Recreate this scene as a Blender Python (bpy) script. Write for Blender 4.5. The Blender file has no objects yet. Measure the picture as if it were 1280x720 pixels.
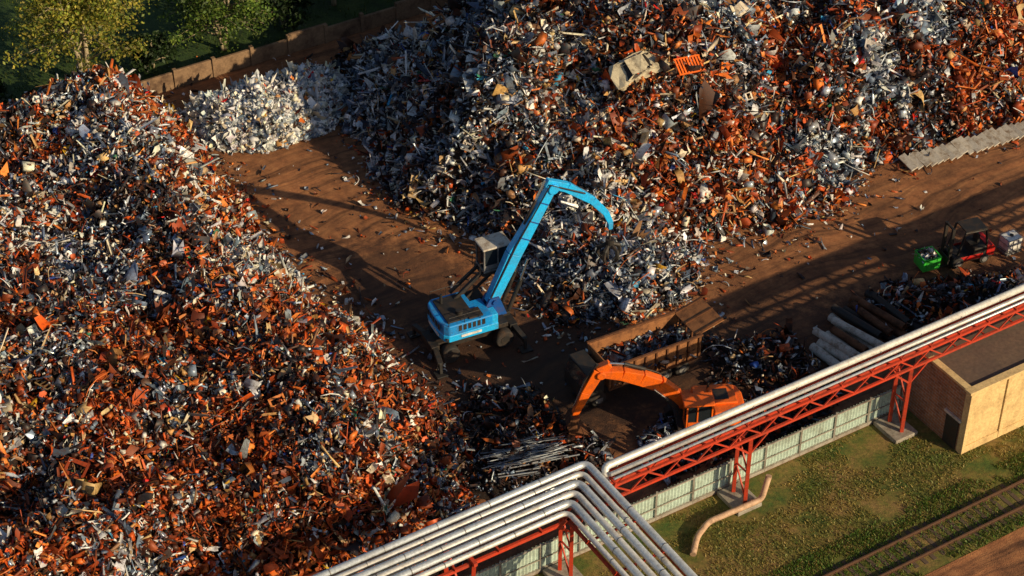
import bpy, math, random
import numpy as np
from mathutils import Vector, Matrix, Quaternion
random.seed(7); rng=np.random.default_rng(7)
S=bpy.context.scene
COL=S.collection
# ------------------------------------------------------------------ yard axes
P0=Vector((4.7,-23.7,0)); AX=math.radians(31.45)
A=Vector((math.cos(AX),math.sin(AX),0)); B=Vector((-math.sin(AX),math.cos(AX),0))
def Y(a,b,z=0): return P0+A*a+B*b+Vector((0,0,z))
# ------------------------------------------------------------------ materials
def newmat(name):
    m=bpy.data.materials.new(name); m.use_nodes=True
    nt=m.node_tree; bs=nt.nodes['Principled BSDF']; return m,nt,bs
def N(nt,t,**k):
    n=nt.nodes.new(t)
    for a,v in k.items(): setattr(n,a,v)
    return n
def noise_node(nt,scale,detail=5,rough=.6,vec=None):
    n=N(nt,'ShaderNodeTexNoise'); n.inputs['Scale'].default_value=scale
    n.inputs['Detail'].default_value=detail; n.inputs['Roughness'].default_value=rough
    if vec is not None: nt.links.new(vec,n.inputs['Vector'])
    return n
def ramp(nt,fac,stops):
    r=N(nt,'ShaderNodeValToRGB'); cr=r.color_ramp
    while len(cr.elements)<len(stops): cr.elements.new(.5)
    for e,(p,c) in zip(cr.elements,stops):
        e.position=p; e.color=(*c,1) if len(c)==3 else c
    nt.links.new(fac,r.inputs[0]); return r
def mix(nt,fac,a,b,mode='MIX'):
    m=N(nt,'ShaderNodeMix',data_type='RGBA',blend_type=mode)
    for i,v in ((0,fac),(6,a),(7,b)):
        if hasattr(v,'links') or hasattr(v,'is_linked'): nt.links.new(v,m.inputs[i])
        elif i==0: m.inputs[0].default_value=v
        else: m.inputs[i].default_value=(*v,1)
    return m.outputs[2]
def bump(nt,bs,h,strength=.5,dist=.05):
    b=N(nt,'ShaderNodeBump'); b.inputs['Strength'].default_value=strength; b.inputs['Distance'].default_value=dist
    nt.links.new(h,b.inputs['Height']); nt.links.new(b.outputs[0],bs.inputs['Normal'])
def painted(name,col,rough=.45,metal=0.0,dirt=(.09,.05,.03),amt=.45,scale=2.2,spec=.5):
    m,nt,bs=newmat(name)
    tc=N(nt,'ShaderNodeTexCoord'); n=noise_node(nt,scale,8,.7,tc.outputs['Object'])
    r=ramp(nt,n.outputs[0],[(.46,(0,0,0)),(.72,(amt*1.6,)*3)])
    n2=noise_node(nt,scale*9,4,.6,tc.outputs['Object'])
    c=mix(nt,r.outputs[0],col,dirt)
    r2=ramp(nt,n2.outputs[0],[(.3,(.72,.72,.72)),(.7,(1.1,1.1,1.1))])
    c=mix(nt,1.0,c,r2.outputs[0],'MULTIPLY')
    nt.links.new(c,bs.inputs['Base Color']); bs.inputs['Metallic'].default_value=metal
    rr=N(nt,'ShaderNodeMapRange'); nt.links.new(n.outputs[0],rr.inputs[0])
    rr.inputs[1].default_value=.3; rr.inputs[2].default_value=.7; rr.inputs[3].default_value=rough*.8; rr.inputs[4].default_value=min(1,rough*1.5)
    nt.links.new(rr.outputs[0],bs.inputs['Roughness'])
    bump(nt,bs,n2.outputs[0],.15,.01)
    return m
M={}
M['blue']=painted('blue_paint',(.012,.30,.80),.35,amt=.4,scale=1.4)
M['cyan']=painted('light_blue_paint',(.02,.48,1.0),.33,amt=.28,scale=1.2)
M['navy']=painted('dark_blue_paint',(.01,.08,.32),.4)
M['dark']=painted('dark_steel',(.03,.028,.027),.55,.3,amt=.5)
M['grey']=painted('grey_steel',(.26,.26,.26),.5,.3,amt=.6)
M['chrome']=painted('cylinder_rod',(.7,.7,.7),.2,.9,amt=.1)
M['rubber']=painted('tyre_rubber',(.022,.02,.02),.85,amt=.5)
M['orange']=painted('orange_paint',(.95,.16,.010),.4,amt=.3,scale=1.8)
M['redst']=painted('red_steel_paint',(.55,.045,.014),.55,amt=.5,scale=1.5,dirt=(.12,.035,.015))
M['pipe']=painted('pipe_cladding',(.78,.76,.72),.36,.2,amt=.35,scale=.9,dirt=(.26,.18,.12))
M['pipe2']=painted('galvanised_pipe',(.66,.70,.74),.32,.3,amt=.35,scale=.9,dirt=(.2,.17,.14))
M['rod']=painted('dull_steel_rod',(.26,.29,.33),.45,.5,amt=.6,scale=3,dirt=(.1,.05,.03))
M['rustpipe']=painted('pale_ochre_pipe_paint',(.60,.38,.24),.6,amt=.5)
M['rust']=painted('rusty_plate',(.17,.065,.025),.75,.2,amt=.8,scale=1.1,dirt=(.05,.022,.012))
M['rustl']=painted('rusty_plate_light',(.34,.14,.05),.75,.1,amt=.7,scale=1.6,dirt=(.08,.03,.015))
M['white']=painted('white_paint',(.8,.79,.77),.4,amt=.45,scale=2)
M['cream']=painted('cream_paint',(.62,.54,.38),.45,amt=.6,scale=2)
M['red']=painted('red_paint',(.6,.012,.01),.4,amt=.3)
M['green']=painted('green_paint',(.04,.55,.05),.45,amt=.3)
M['fence']=painted('fence_sheet',(.50,.62,.55),.5,amt=.45,scale=.8,dirt=(.18,.16,.10))
M['conc']=painted('concrete',(.36,.32,.27),.85,amt=.7,scale=1.2,dirt=(.15,.11,.08))
M['concw']=painted('pale_concrete',(.58,.53,.46),.8,amt=.7,scale=2,dirt=(.22,.14,.08))
M['wallc']=painted('wall_concrete',(.26,.16,.09),.9,amt=.8,scale=.7,dirt=(.09,.05,.03))
M['roof']=painted('bitumen_roof',(.13,.085,.06),.85,amt=.6,scale=.5,dirt=(.19,.12,.075))
M['stucco']=painted('beige_render',(.74,.52,.24),.85,amt=.5,scale=.9,dirt=(.40,.25,.11))
M['wood']=painted('timber',(.12,.08,.05),.9,amt=.5)
M['rail']=painted('rail_steel',(.20,.11,.07),.5,.6,amt=.6)
def glass():
    m,nt,bs=newmat('tinted_glass'); bs.inputs['Base Color'].default_value=(.015,.02,.025,1)
    bs.inputs['Roughness'].default_value=.08; return m
M['glass']=glass()
def brickmat():
    m,nt,bs=newmat('brick'); tc=N(nt,'ShaderNodeTexCoord'); sp=N(nt,'ShaderNodeSeparateXYZ'); nt.links.new(tc.outputs['Object'],sp.inputs[0])
    ad=N(nt,'ShaderNodeMath'); nt.links.new(sp.outputs[0],ad.inputs[0]); nt.links.new(sp.outputs[1],ad.inputs[1])
    cb=N(nt,'ShaderNodeCombineXYZ'); nt.links.new(ad.outputs[0],cb.inputs[0]); nt.links.new(sp.outputs[2],cb.inputs[1])
    b=N(nt,'ShaderNodeTexBrick'); nt.links.new(cb.outputs[0],b.inputs['Vector']); b.inputs['Scale'].default_value=1
    b.inputs['Brick Width'].default_value=.5; b.inputs['Row Height'].default_value=.2; b.inputs['Mortar Size'].default_value=.02
    b.inputs['Color1'].default_value=(.45,.20,.09,1); b.inputs['Color2'].default_value=(.30,.12,.055,1); b.inputs['Mortar'].default_value=(.36,.3,.24,1)
    n=noise_node(nt,1.3,6,.7,tc.outputs['Object']); r=ramp(nt,n.outputs[0],[(.3,(.5,.5,.5)),(.7,(1.1,1.1,1.1))])
    nt.links.new(mix(nt,1.0,b.outputs[0],r.outputs[0],'MULTIPLY'),bs.inputs['Base Color']); bs.inputs['Roughness'].default_value=.9
    bump(nt,bs,b.outputs[1],-.3,.02); return m
M['brick']=brickmat()
# attribute-coloured scrap
def junkmat(name,metal=.5,dirtamt=.6,rlo=.24):
    m,nt,bs=newmat(name)
    at=N(nt,'ShaderNodeAttribute',attribute_name='Col'); tc=N(nt,'ShaderNodeTexCoord')
    n=noise_node(nt,4.5,5,.78,tc.outputs['Object']); r=ramp(nt,n.outputs[0],[(.47,(0,0,0)),(.64,(dirtamt,)*3)])
    c=mix(nt,r.outputs[0],at.outputs['Color'],(.10,.028,.009))
    nt.links.new(c,bs.inputs['Base Color'])
    mm=N(nt,'ShaderNodeMath',operation='MULTIPLY'); nt.links.new(at.outputs['Alpha'],mm.inputs[0]); mm.inputs[1].default_value=metal
    nt.links.new(mm.outputs[0],bs.inputs['Metallic'])
    rr=N(nt,'ShaderNodeMapRange'); nt.links.new(at.outputs['Alpha'],rr.inputs[0]); rr.inputs[3].default_value=.62; rr.inputs[4].default_value=rlo
    nt.links.new(rr.outputs[0],bs.inputs['Roughness']); return m
M['junk']=junkmat('mixed_scrap'); M['plastic']=junkmat('pale_scrap',.1,.12)
def heapbase():
    m,nt,bs=newmat('heap_core'); tc=N(nt,'ShaderNodeTexCoord')
    n=noise_node(nt,2.5,8,.8,tc.outputs['Object'])
    r=ramp(nt,n.outputs[0],[(.35,(.006,.005,.004)),(.5,(.02,.010,.007)),(.62,(.06,.022,.01)),(.75,(.10,.06,.04))])
    nt.links.new(r.outputs[0],bs.inputs['Base Color']); bs.inputs['Roughness'].default_value=.9
    bump(nt,bs,n.outputs[0],1,.3); return m
M['heap']=heapbase()
def dirtmat():
    m,nt,bs=newmat('yard_dirt'); tc=N(nt,'ShaderNodeTexCoord'); o=tc.outputs['Object']
    wob=noise_node(nt,.09,3,.5,o)
    wv=N(nt,'ShaderNodeVectorMath',operation='MULTIPLY_ADD'); nt.links.new(wob.outputs['Color'],wv.inputs[0]); wv.inputs[1].default_value=(5,5,0); nt.links.new(o,wv.inputs[2])
    mp=N(nt,'ShaderNodeMapping'); nt.links.new(wv.outputs[0],mp.inputs[0]); mp.vector_type='TEXTURE'
    mp.inputs['Rotation'].default_value=(0,0,AX); mp.inputs['Scale'].default_value=(9,.55,1)
    trk=noise_node(nt,1,6,.65,mp.outputs[0]); n1=noise_node(nt,.16,6,.6,o); n2=noise_node(nt,1.1,9,.78,o); n3=noise_node(nt,14,4,.7,o)
    c=ramp(nt,n2.outputs[0],[(.3,(.13,.05,.02)),(.5,(.32,.13,.05)),(.72,(.50,.23,.09))]).outputs[0]
    r=ramp(nt,trk.outputs[0],[(.36,(.30,.27,.25)),(.48,(.88,.88,.88)),(.66,(1.3,1.22,1.15))])
    c=mix(nt,.85,c,r.outputs[0],'MULTIPLY')
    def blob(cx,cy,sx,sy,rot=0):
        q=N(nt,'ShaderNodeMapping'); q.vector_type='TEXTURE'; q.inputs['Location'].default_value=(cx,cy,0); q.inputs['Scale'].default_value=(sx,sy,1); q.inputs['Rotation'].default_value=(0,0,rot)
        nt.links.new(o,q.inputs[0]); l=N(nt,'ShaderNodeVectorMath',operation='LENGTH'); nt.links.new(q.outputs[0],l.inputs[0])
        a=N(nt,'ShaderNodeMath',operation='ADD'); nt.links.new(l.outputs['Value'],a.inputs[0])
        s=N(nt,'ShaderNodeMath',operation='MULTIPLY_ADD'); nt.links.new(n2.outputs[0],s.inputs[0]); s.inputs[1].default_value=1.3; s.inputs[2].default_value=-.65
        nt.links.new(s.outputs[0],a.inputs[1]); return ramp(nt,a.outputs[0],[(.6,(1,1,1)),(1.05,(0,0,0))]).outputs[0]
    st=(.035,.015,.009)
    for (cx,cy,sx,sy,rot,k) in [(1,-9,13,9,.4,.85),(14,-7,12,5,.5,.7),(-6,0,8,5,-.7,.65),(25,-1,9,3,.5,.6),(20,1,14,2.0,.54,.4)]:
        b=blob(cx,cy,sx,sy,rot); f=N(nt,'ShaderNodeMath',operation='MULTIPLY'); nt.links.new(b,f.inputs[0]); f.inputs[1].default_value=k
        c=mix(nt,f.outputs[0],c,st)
    r3=ramp(nt,n1.outputs[0],[(.35,(.6,.6,.6)),(.65,(1.15,1.15,1.15))]); c=mix(nt,1.0,c,r3.outputs[0],'MULTIPLY')
    nt.links.new(c,bs.inputs['Base Color']); bs.inputs['Roughness'].default_value=.85
    ad=N(nt,'ShaderNodeMath',operation='ADD'); nt.links.new(n3.outputs[0],ad.inputs[0]); nt.links.new(n2.outputs[0],ad.inputs[1])
    ad2=N(nt,'ShaderNodeMath',operation='ADD'); nt.links.new(ad.outputs[0],ad2.inputs[0]); nt.links.new(trk.outputs[0],ad2.inputs[1])
    bump(nt,bs,ad2.outputs[0],.6,.12); return m
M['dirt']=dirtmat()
def grassmat(name='grass',stops=None):
    m,nt,bs=newmat(name); tc=N(nt,'ShaderNodeTexCoord'); o=tc.outputs['Object']
    n=noise_node(nt,.35,7,.75,o); n2=noise_node(nt,4,8,.85,o)
    c=ramp(nt,n.outputs[0],stops or [(.36,(.06,.11,.014)),(.47,(.14,.135,.022)),(.56,(.25,.17,.045)),(.68,(.30,.17,.07))]).outputs[0]
    r=ramp(nt,n2.outputs[0],[(.3,(.35,.35,.35)),(.7,(1.35,1.35,1.35))])
    nt.links.new(mix(nt,1.0,c,r.outputs[0],'MULTIPLY'),bs.inputs['Base Color']); bs.inputs['Roughness'].default_value=.9
    bump(nt,bs,n2.outputs[0],.6,.1); return m
M['grass']=grassmat(); M['shaded_meadow']=grassmat('shaded_meadow',[(.36,(.015,.035,.006)),(.5,(.03,.07,.01)),(.62,(.06,.10,.015)),(.75,(.07,.12,.02))])  # second grass is a dark copy, shade beyond the wall put into its colour
def leafmat(name,dark=1.0):
    m,nt,bs=newmat(name); at=N(nt,'ShaderNodeAttribute',attribute_name='Col')
    nt.links.new(at.outputs['Color'],bs.inputs['Base Color']); bs.inputs['Roughness'].default_value=.6
    tr=N(nt,'ShaderNodeBsdfTranslucent'); nt.links.new(at.outputs['Color'],tr.inputs[0])
    ms=N(nt,'ShaderNodeMixShader'); ms.inputs[0].default_value=.3
    nt.links.new(bs.outputs[0],ms.inputs[1]); nt.links.new(tr.outputs[0],ms.inputs[2])
    nt.links.new(ms.outputs[0],nt.nodes['Material Output'].inputs[0]); return m
M['leaf']=leafmat('foliage'); M['bark']=painted('bark',(.42,.34,.22),.9,amt=.5)
# ------------------------------------------------------------------ mesh builder
class MB:
    def __init__(s): s.v=[]; s.f=[]
    def add(s,vs,fs):
        o=len(s.v); s.v+= [tuple(v) for v in vs]; s.f+=[tuple(i+o for i in f) for f in fs]; return s
    def box(s,c,d,R=None):
        c=Vector(c); vs=[]
        for x in(-.5,.5):
            for y in(-.5,.5):
                for z in(-.5,.5):
                    p=Vector((x*d[0],y*d[1],z*d[2]))
                    if R: p=R@p
                    vs.append(c+p)
        return s.add(vs,[(0,1,3,2),(4,6,7,5),(0,4,5,1),(2,3,7,6),(0,2,6,4),(1,5,7,3)])
    def beam(s,p0,p1,w,h=None,w1=None,h1=None):
        h=h or w; w1=w1 or w; h1=h1 or h
        p0=Vector(p0);p1=Vector(p1); d=(p1-p0).normalized()
        up=Vector((0,0,1)) if abs(d.z)<.95 else Vector((1,0,0))
        sx=d.cross(up).normalized(); uu=sx.cross(d)
        vs=[]
        for p,ww,hh in((p0,w,h),(p1,w1,h1)):
            for i,j in((-1,-1),(1,-1),(1,1),(-1,1)): vs.append(p+sx*(i*ww/2)+uu*(j*hh/2))
        return s.add(vs,[(0,3,2,1),(4,5,6,7),(0,1,5,4),(1,2,6,5),(2,3,7,6),(3,0,4,7)])
    def cyl(s,p0,p1,r,n=16,r1=None): return s.tube([p0,p1],r,n,[r,r1 if r1 is not None else r])
    def tube(s,path,r,n=12,rs=None,cap=True):
        P=[Vector(p) for p in path]; vs=[];fs=[]
        t=(P[1]-P[0]).normalized(); up=Vector((0,0,1)) if abs(t.z)<.9 else Vector((1,0,0))
        u=t.cross(up).normalized()
        for i,p in enumerate(P):
            if i==0: tt=P[1]-P[0]
            elif i==len(P)-1: tt=P[-1]-P[-2]
            else: tt=(P[i+1]-P[i]).normalized()+(P[i]-P[i-1]).normalized()
            tt.normalize(); u=(u-tt*u.dot(tt)).normalized(); w=tt.cross(u)
            rr=rs[i] if rs else r
            for k in range(n):
                a=2*math.pi*k/n; vs.append(p+(u*math.cos(a)+w*math.sin(a))*rr)
        for i in range(len(P)-1):
            for k in range(n):
                a=i*n+k;b=i*n+(k+1)%n; fs.append((a,b,b+n,a+n))
        if cap: fs.append(tuple(range(n))[::-1]); fs.append(tuple(range((len(P)-1)*n,len(P)*n)))
        return s.add(vs,fs)
    def prism(s,prof,y0,y1,inset=0):
        n=len(prof); vs=[(x,y0,z) for x,z in prof]+[(x,y1,z) for x,z in prof]
        fs=[tuple(range(n)),tuple(range(n,2*n))[::-1]]+[(i,i+n,(i+1)%n+n,(i+1)%n) for i in range(n)]
        return s.add(vs,fs)
    def obj(s,name,mat,parent=None,bevel=0,smooth=False):
        me=bpy.data.meshes.new(name); me.from_pydata(s.v,[],s.f); me.materials.append(M[mat] if isinstance(mat,str) else mat)
        me.update()
        import bmesh
        bm=bmesh.new(); bm.from_mesh(me); bmesh.ops.recalc_face_normals(bm,faces=bm.faces); bm.to_mesh(me); bm.free()
        ob=bpy.data.objects.new(name,me); COL.objects.link(ob)
        if parent: ob.parent=parent
        if bevel:
            b=ob.modifiers.new('bevel','BEVEL'); b.width=bevel; b.segments=2; b.limit_method='ANGLE'; b.angle_limit=math.radians(40)
        if smooth:
            for p in me.polygons: p.use_smooth=len(p.vertices)<=4
        return ob
def empty(name,loc=(0,0,0),rz=0,rot=None):
    e=bpy.data.objects.new(name,None); COL.objects.link(e); e.location=loc; e.rotation_euler=rot if rot else (0,0,rz); e.empty_display_size=.5; return e
def fillet(pts,r,n=6):
    P=[Vector(p) for p in pts]; out=[P[0]]
    for i in range(1,len(P)-1):
        a=(P[i-1]-P[i]).normalized(); b=(P[i+1]-P[i]).normalized()
        p0=P[i]+a*r; p1=P[i]+b*r
        for k in range(n+1):
            t=k/n; out.append(p0*(1-t)**2+P[i]*2*t*(1-t)+p1*t*t)
    out.append(P[-1]); return out
# ------------------------------------------------------------------ height field
tabs=[rng.random((256,256)) for _ in range(8)]
def vn(x,y,k=0):
    T=tabs[k]; xi=np.floor(x).astype(int); yi=np.floor(y).astype(int); u=x-xi; v=y-yi; u=u*u*(3-2*u); v=v*v*(3-2*v)
    g=lambda i,j:T[(xi+i)%256,(yi+j)%256]
    return (g(0,0)*(1-u)*(1-v)+g(1,0)*u*(1-v)+g(0,1)*(1-u)*v+g(1,1)*u*v)*2-1
def fbm(x,y,k=0,o=3):
    s=0;a=1
    for i in range(o): s=s+a*vn(x*2**i+17*i,y*2**i+9*i,k); a*=.5
    return s
def sdf(poly,x,y):
    P=np.array(poly,float); d=np.full(x.shape,1e9); ins=np.zeros(x.shape,bool)
    for i in range(len(P)):
        ax,ay=P[i]; bx,by=P[(i+1)%len(P)]; ex,ey=bx-ax,by-ay
        t=np.clip(((x-ax)*ex+(y-ay)*ey)/(ex*ex+ey*ey),0,1)
        d=np.minimum(d,np.hypot(x-ax-t*ex,y-ay-t*ey))
        c=((ay>y)!=(by>y)); xx=ax+(y-ay)*ex/(ey if abs(ey)>1e-9 else 1e-9)
        ins^=c&(x<xx)
    return np.where(ins,d,-d)
LEFT=[(-24.0,20.6),(-20.5,14.5),(-16.8,6.2),(-11.8,-.8),(-7.6,-6),(-3.8,-10.6),(-2.2,-14.7),(-2,-18.3),(-2.2,-22.5),(-3.6,-25.6),(-22.2,-37.0),(-50,-42),(-54,4),(-46.3,9.2),(-26.5,21.4)]
BIG=[(-13.2,25.6),(-11,17),(-8.3,10.6),(-4.1,6),(.5,3.4),(4.5,1.6),(9,1.8),(12.5,4.5),(18.5,6.6),(23.2,11.2),(27.6,15.2),(36,19.2),(50,27),(50,62),(41,59),(28.5,51.8),(-12.2,27)]
LOBE=[(-.5,3.5),(1,-1.4),(3,-3.6),(7.5,-3.4),(10.6,-1.4),(12.6,3),(12,8),(0,8)]
LOWS=[([(20.5,-2.6),(24,.2),(29,1.0),(35,3.2),(38,1.5),(34,-1.4),(27,-5.2),(23.4,-5.2)],1.1),
      ([(-2.6,-9.5),(1.5,-9),(3.2,-12.5),(6.5,-14.5),(6.0,-17.6),(2,-20.2),(-2.5,-19)],.8),
      ([(11.5,-5.0),(17,-4.3),(18.6,-7.6),(17,-10.2),(11.5,-9.6)],.5),
      ([(6.5,-14.0),(10,-11.2),(14,-9.8),(19.5,-9.2),(18.5,-12.3),(9,-17.6),(7,-17.5)],.5)]
WH=[(-23.4,19.2),(-21.0,15.2),(-16.5,14.6),(-12.6,17.5),(-11.2,22.5),(-12.4,26.0),(-18,24.4)]
def gau(x,y,cx,cy,r): return np.exp(-((x-cx)**2+(y-cy)**2)/(r*r))
def hfield(x,y,parts=False):
    w=fbm(x/3.0,y/3.0,0,3)
    dL=sdf(LEFT,x,y)+w*.7; dB=sdf(BIG,x,y)+w*1.0; dO=sdf(LOBE,x,y)+w*.5; dW=sdf(WH,x,y)+w*.4
    big=fbm(x/7.5,y/7.5,1,3)
    def hh(d,cap,sl): return np.where(d>0,cap*np.tanh(np.maximum(d,0)*sl/cap),0)
    up=np.clip((y-(-2))/12,0,1)
    hL=hh(dL,7.6,.75+.48*up)*(1+.16*big*(1-.5*up))
    hL=hL*(1+.18*np.exp(-((dL-7)/2.6)**2)-.18*np.exp(-((dL-12.5)/3.2)**2))
    hB=hh(dB,10.3,.98)*(1+.20*big)
    rel=3.0*gau(x,y,-1.5,12,4.2)+2.2*gau(x,y,9.5,14.5,4.5)-2.8*gau(x,y,-6.8,14.5,3.6)-2.0*gau(x,y,4.2,11.5,2.4)-2.6*gau(x,y,16.5,12.5,3.0)+1.8*gau(x,y,24,20,4)-1.4*gau(x,y,15,24,4)+1.2*gau(x,y,3,22,5)
    hB=np.where(hB>0,np.maximum(hB+rel*np.clip(hB/3.5,0,1),0.05*np.minimum(hB,1)),0)
    hO=hh(dO,2.3,.7)*(1+.3*big); hW=hh(dW,2.9,1.1)*(1+.25*big)
    hs=[hL,hB,hO,hW]
    for p,c in LOWS: hs.append(hh(sdf(p,x,y)+w*.5,c,.6))
    h=np.max(hs,0)
    h=h+np.where(h>.3,(.26*fbm(x/1.1,y/1.1,2,2)+.16*vn(x/.45,y/.45,6)+.38*fbm(x/2.3,y/2.3,5,2))*np.minimum(h/1.5,1),0)
    if parts: return h,np.argmax(hs,0),np.max([dL,dB,dO],0)
    return h
xs=np.arange(-50,50.01,.4); ys=np.arange(-42,62.01,.4); gx,gy=np.meshgrid(xs,ys)
gh=hfield(gx,gy)-.16; gh=np.where(gh<-.14,-.4,gh)
def H(x,y): return float(hfield(np.array([x]),np.array([y]))[0])
nx,ny=len(xs),len(ys)
V=np.stack([gx.ravel(),gy.ravel(),gh.ravel()],1)
idx=np.arange(nx*ny).reshape(ny,nx)
F=np.stack([idx[:-1,:-1],idx[:-1,1:],idx[1:,1:],idx[1:,:-1]],-1).reshape(-1,4)
F=F[(V[F][:,:,2].max(1)>-.3)]
def quadmesh(name,V,F,mat,cols=None):
    me=bpy.data.meshes.new(name); me.vertices.add(len(V)); me.vertices.foreach_set('co',V.astype(np.float32).ravel())
    me.loops.add(F.size); me.loops.foreach_set('vertex_index',F.astype(np.int32).ravel())
    me.polygons.add(len(F)); me.polygons.foreach_set('loop_start',(np.arange(len(F))*4).astype(np.int32)); me.polygons.foreach_set('loop_total',np.full(len(F),4,np.int32))
    me.update(calc_edges=True)
    if cols is not None:
        at=me.attributes.new('Col','FLOAT_COLOR','POINT'); at.data.foreach_set('color',cols.astype(np.float32).ravel())
    me.materials.append(M[mat]); ob=bpy.data.objects.new(name,me); COL.objects.link(ob); return ob
quadmesh('scrap_heap_core_terrain',V,F,'heap')
# ------------------------------------------------------------------ junk templates (all quads)
def t_sheet():
    v=[(i/3-.5,j/2-.5,0) for i in range(4) for j in range(3)]
    f=[(i*3+j,(i+1)*3+j,(i+1)*3+j+1,i*3+j+1) for i in range(3) for j in range(2)]; return np.array(v),np.array(f)
def t_bar(n=3,arc=0):
    v=[];f=[]
    for i in range(n):
        x=i/(n-1)-.5; z=arc*(.25-x*x)*4
        for a,b in((-1,-1),(1,-1),(1,1),(-1,1)): v.append((x,a*.5,b*.5+z))
    for i in range(n-1):
        for k in range(4): f.append((i*4+k,i*4+(k+1)%4,i*4+4+(k+1)%4,i*4+4+k))
    f.append((3,2,1,0)); q=(n-1)*4; f.append((q,q+1,q+2,q+3)); return np.array(v),np.array(f)
def t_curl():
    v=[];f=[]
    for i in range(7):
        a=i*.62; r=.5*(1-.05*i); v+= [(math.cos(a)*r,-.5+i*.12,math.sin(a)*r),(math.cos(a)*r,.0+i*.12,math.sin(a)*r)]
        if i: f.append((2*i-2,2*i-1,2*i+1,2*i))
    return np.array(v),np.array(f)
def t_can(n=8):
    v=[(x,math.cos(a)*.5,math.sin(a)*.5) for x in(-.5,.5) for a in [2*math.pi*k/n for k in range(n)]]
    f=[(k,(k+1)%n,(k+1)%n+n,k+n) for k in range(n)]; f+=[(0,1,2,3),(0,3,4,7),(4,5,6,7)]; return np.array(v),np.array(f)
def t_angle():
    v=[];f=[]
    for i in range(3):
        x=i/2-.5; v+=[(x,-.5,.5),(x,0,0),(x,.5,.5)]
    for i in range(2):
        f+=[(i*3,i*3+1,i*3+4,i*3+3),(i*3+1,i*3+2,i*3+5,i*3+4)]
    return np.array(v),np.array(f)
def t_open():
    v=[(x,y,z) for x in(-.5,.5) for y in(-.5,.5) for z in(-.5,.5)]
    return np.array(v),np.array([(0,1,3,2),(4,6,7,5),(0,4,5,1),(2,3,7,6),(0,2,6,4)])
def t_frame():   # ladder-like frame: rails with four rungs
    v=[];f=[]
    def q(x0,y0,x1,y1):
        o=len(v); v.extend([(x0,y0,0),(x1,y0,0),(x1,y1,0),(x0,y1,0)]); f.append((o,o+1,o+2,o+3))
    q(-.5,-.5,.5,-.38); q(-.5,.38,.5,.5)
    for k in range(4): q(-.5+k*.303,-.38,-.41+k*.303,.38)
    return np.array(v),np.array(f)
T={'sheet':t_sheet(),'bar':t_bar(3),'box':t_bar(2),'curl':t_curl(),'can':t_can(),'angle':t_angle(),'wire':t_bar(5,.25),'open':t_open(),'frame':t_frame()}
JIT={'sheet':(.13,.13,.7),'bar':(.05,.9,.9),'box':(.14,.14,.14),'curl':(.12,.14,.12),'can':(.1,.12,.12),'angle':(.06,.5,.6),'wire':(.04,1.5,1.5),'open':(.12,.12,.12),'frame':(.012,.012,.04)}
def scales(kind,n,s):
    r=rng.random((n,3))
    if kind=='sheet': return np.stack([s*(.8+.9*r[:,0]),s*(.35+.6*r[:,1]),s*(.18+.45*r[:,2])],1)
    if kind=='bar': return np.stack([s*(1.3+2.4*r[:,0]),.04+.07*r[:,1],.035+.06*r[:,2]],1)
    if kind=='box': return np.stack([s*(.4+.7*r[:,0]),s*(.35+.4*r[:,1]),s*(.25+.35*r[:,2])],1)
    if kind=='open': return np.stack([s*(.7+.6*r[:,0]),s*(.6+.4*r[:,1]),s*(.3+.4*r[:,2])],1)
    if kind=='frame': return np.stack([s*(1.4+1.0*r[:,0]),s*(.7+.5*r[:,1]),s],1)
    if kind=='curl': return np.stack([s*(.6+.6*r[:,0]),s*(.4+.7*r[:,1]),s*(.5+.6*r[:,2])],1)
    if kind=='can': q=s*(.2+.35*r[:,1]); return np.stack([s*(.5+1.0*r[:,0]),q,q],1)
    if kind=='angle': return np.stack([s*(1.2+2.0*r[:,0]),.08+.11*r[:,1],.06+.1*r[:,2]],1)
    if kind=='wire': q=.035+.02*r[:,1]; return np.stack([s*(1.5+2.2*r[:,0]),q,q],1)
PAL={'rust':[(.56,.085,.010),(.70,.16,.02),(.32,.045,.008),(.74,.23,.045),(.38,.075,.015),(.17,.03,.007),(.24,.05,.014),(.60,.09,.010)],
 'pale':[(.86,.84,.80),(.76,.74,.71),(.82,.72,.55),(.72,.75,.79),(.87,.87,.87)],
 'steel':[(.24,.32,.43),(.18,.25,.36),(.42,.48,.55),(.10,.14,.21),(.54,.60,.66)],
 'dark':[(.014,.014,.018),(.028,.026,.028),(.018,.024,.036),(.06,.022,.012)],
 'tan':[(.54,.29,.10),(.64,.41,.17),(.36,.19,.09),(.68,.48,.25)],
 'acc':[(.7,.012,.01),(.02,.13,.6),(.8,.45,.02),(.03,.22,.12),(.03,.35,.65),(.88,.16,.012),(.65,.015,.015),(.85,.82,.75),(.01,.06,.35)]}
PK=['rust','pale','steel','dark','tan','acc']
def colours(W,n):
    W=W/W.sum(1,keepdims=True); c=np.cumsum(W,1); r=rng.random(n); k=(r[:,None]>c).sum(1).clip(0,5)
    out=np.zeros((n,4)); al=[.3,.25,1.0,.5,.1,.1]
    for i,p in enumerate(PK):
        m=k==i; P=np.array(PAL[p]); out[m,:3]=P[rng.integers(0,len(P),m.sum())]; out[m,3]=al[i]*rng.random(m.sum())**.5
    out[:,:3]*= (rng.random((n,1))*.7+.55); out[:,:3]=np.clip(out[:,:3]*(1+.03*rng.standard_normal((n,3))),.004,.87); return out
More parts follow.
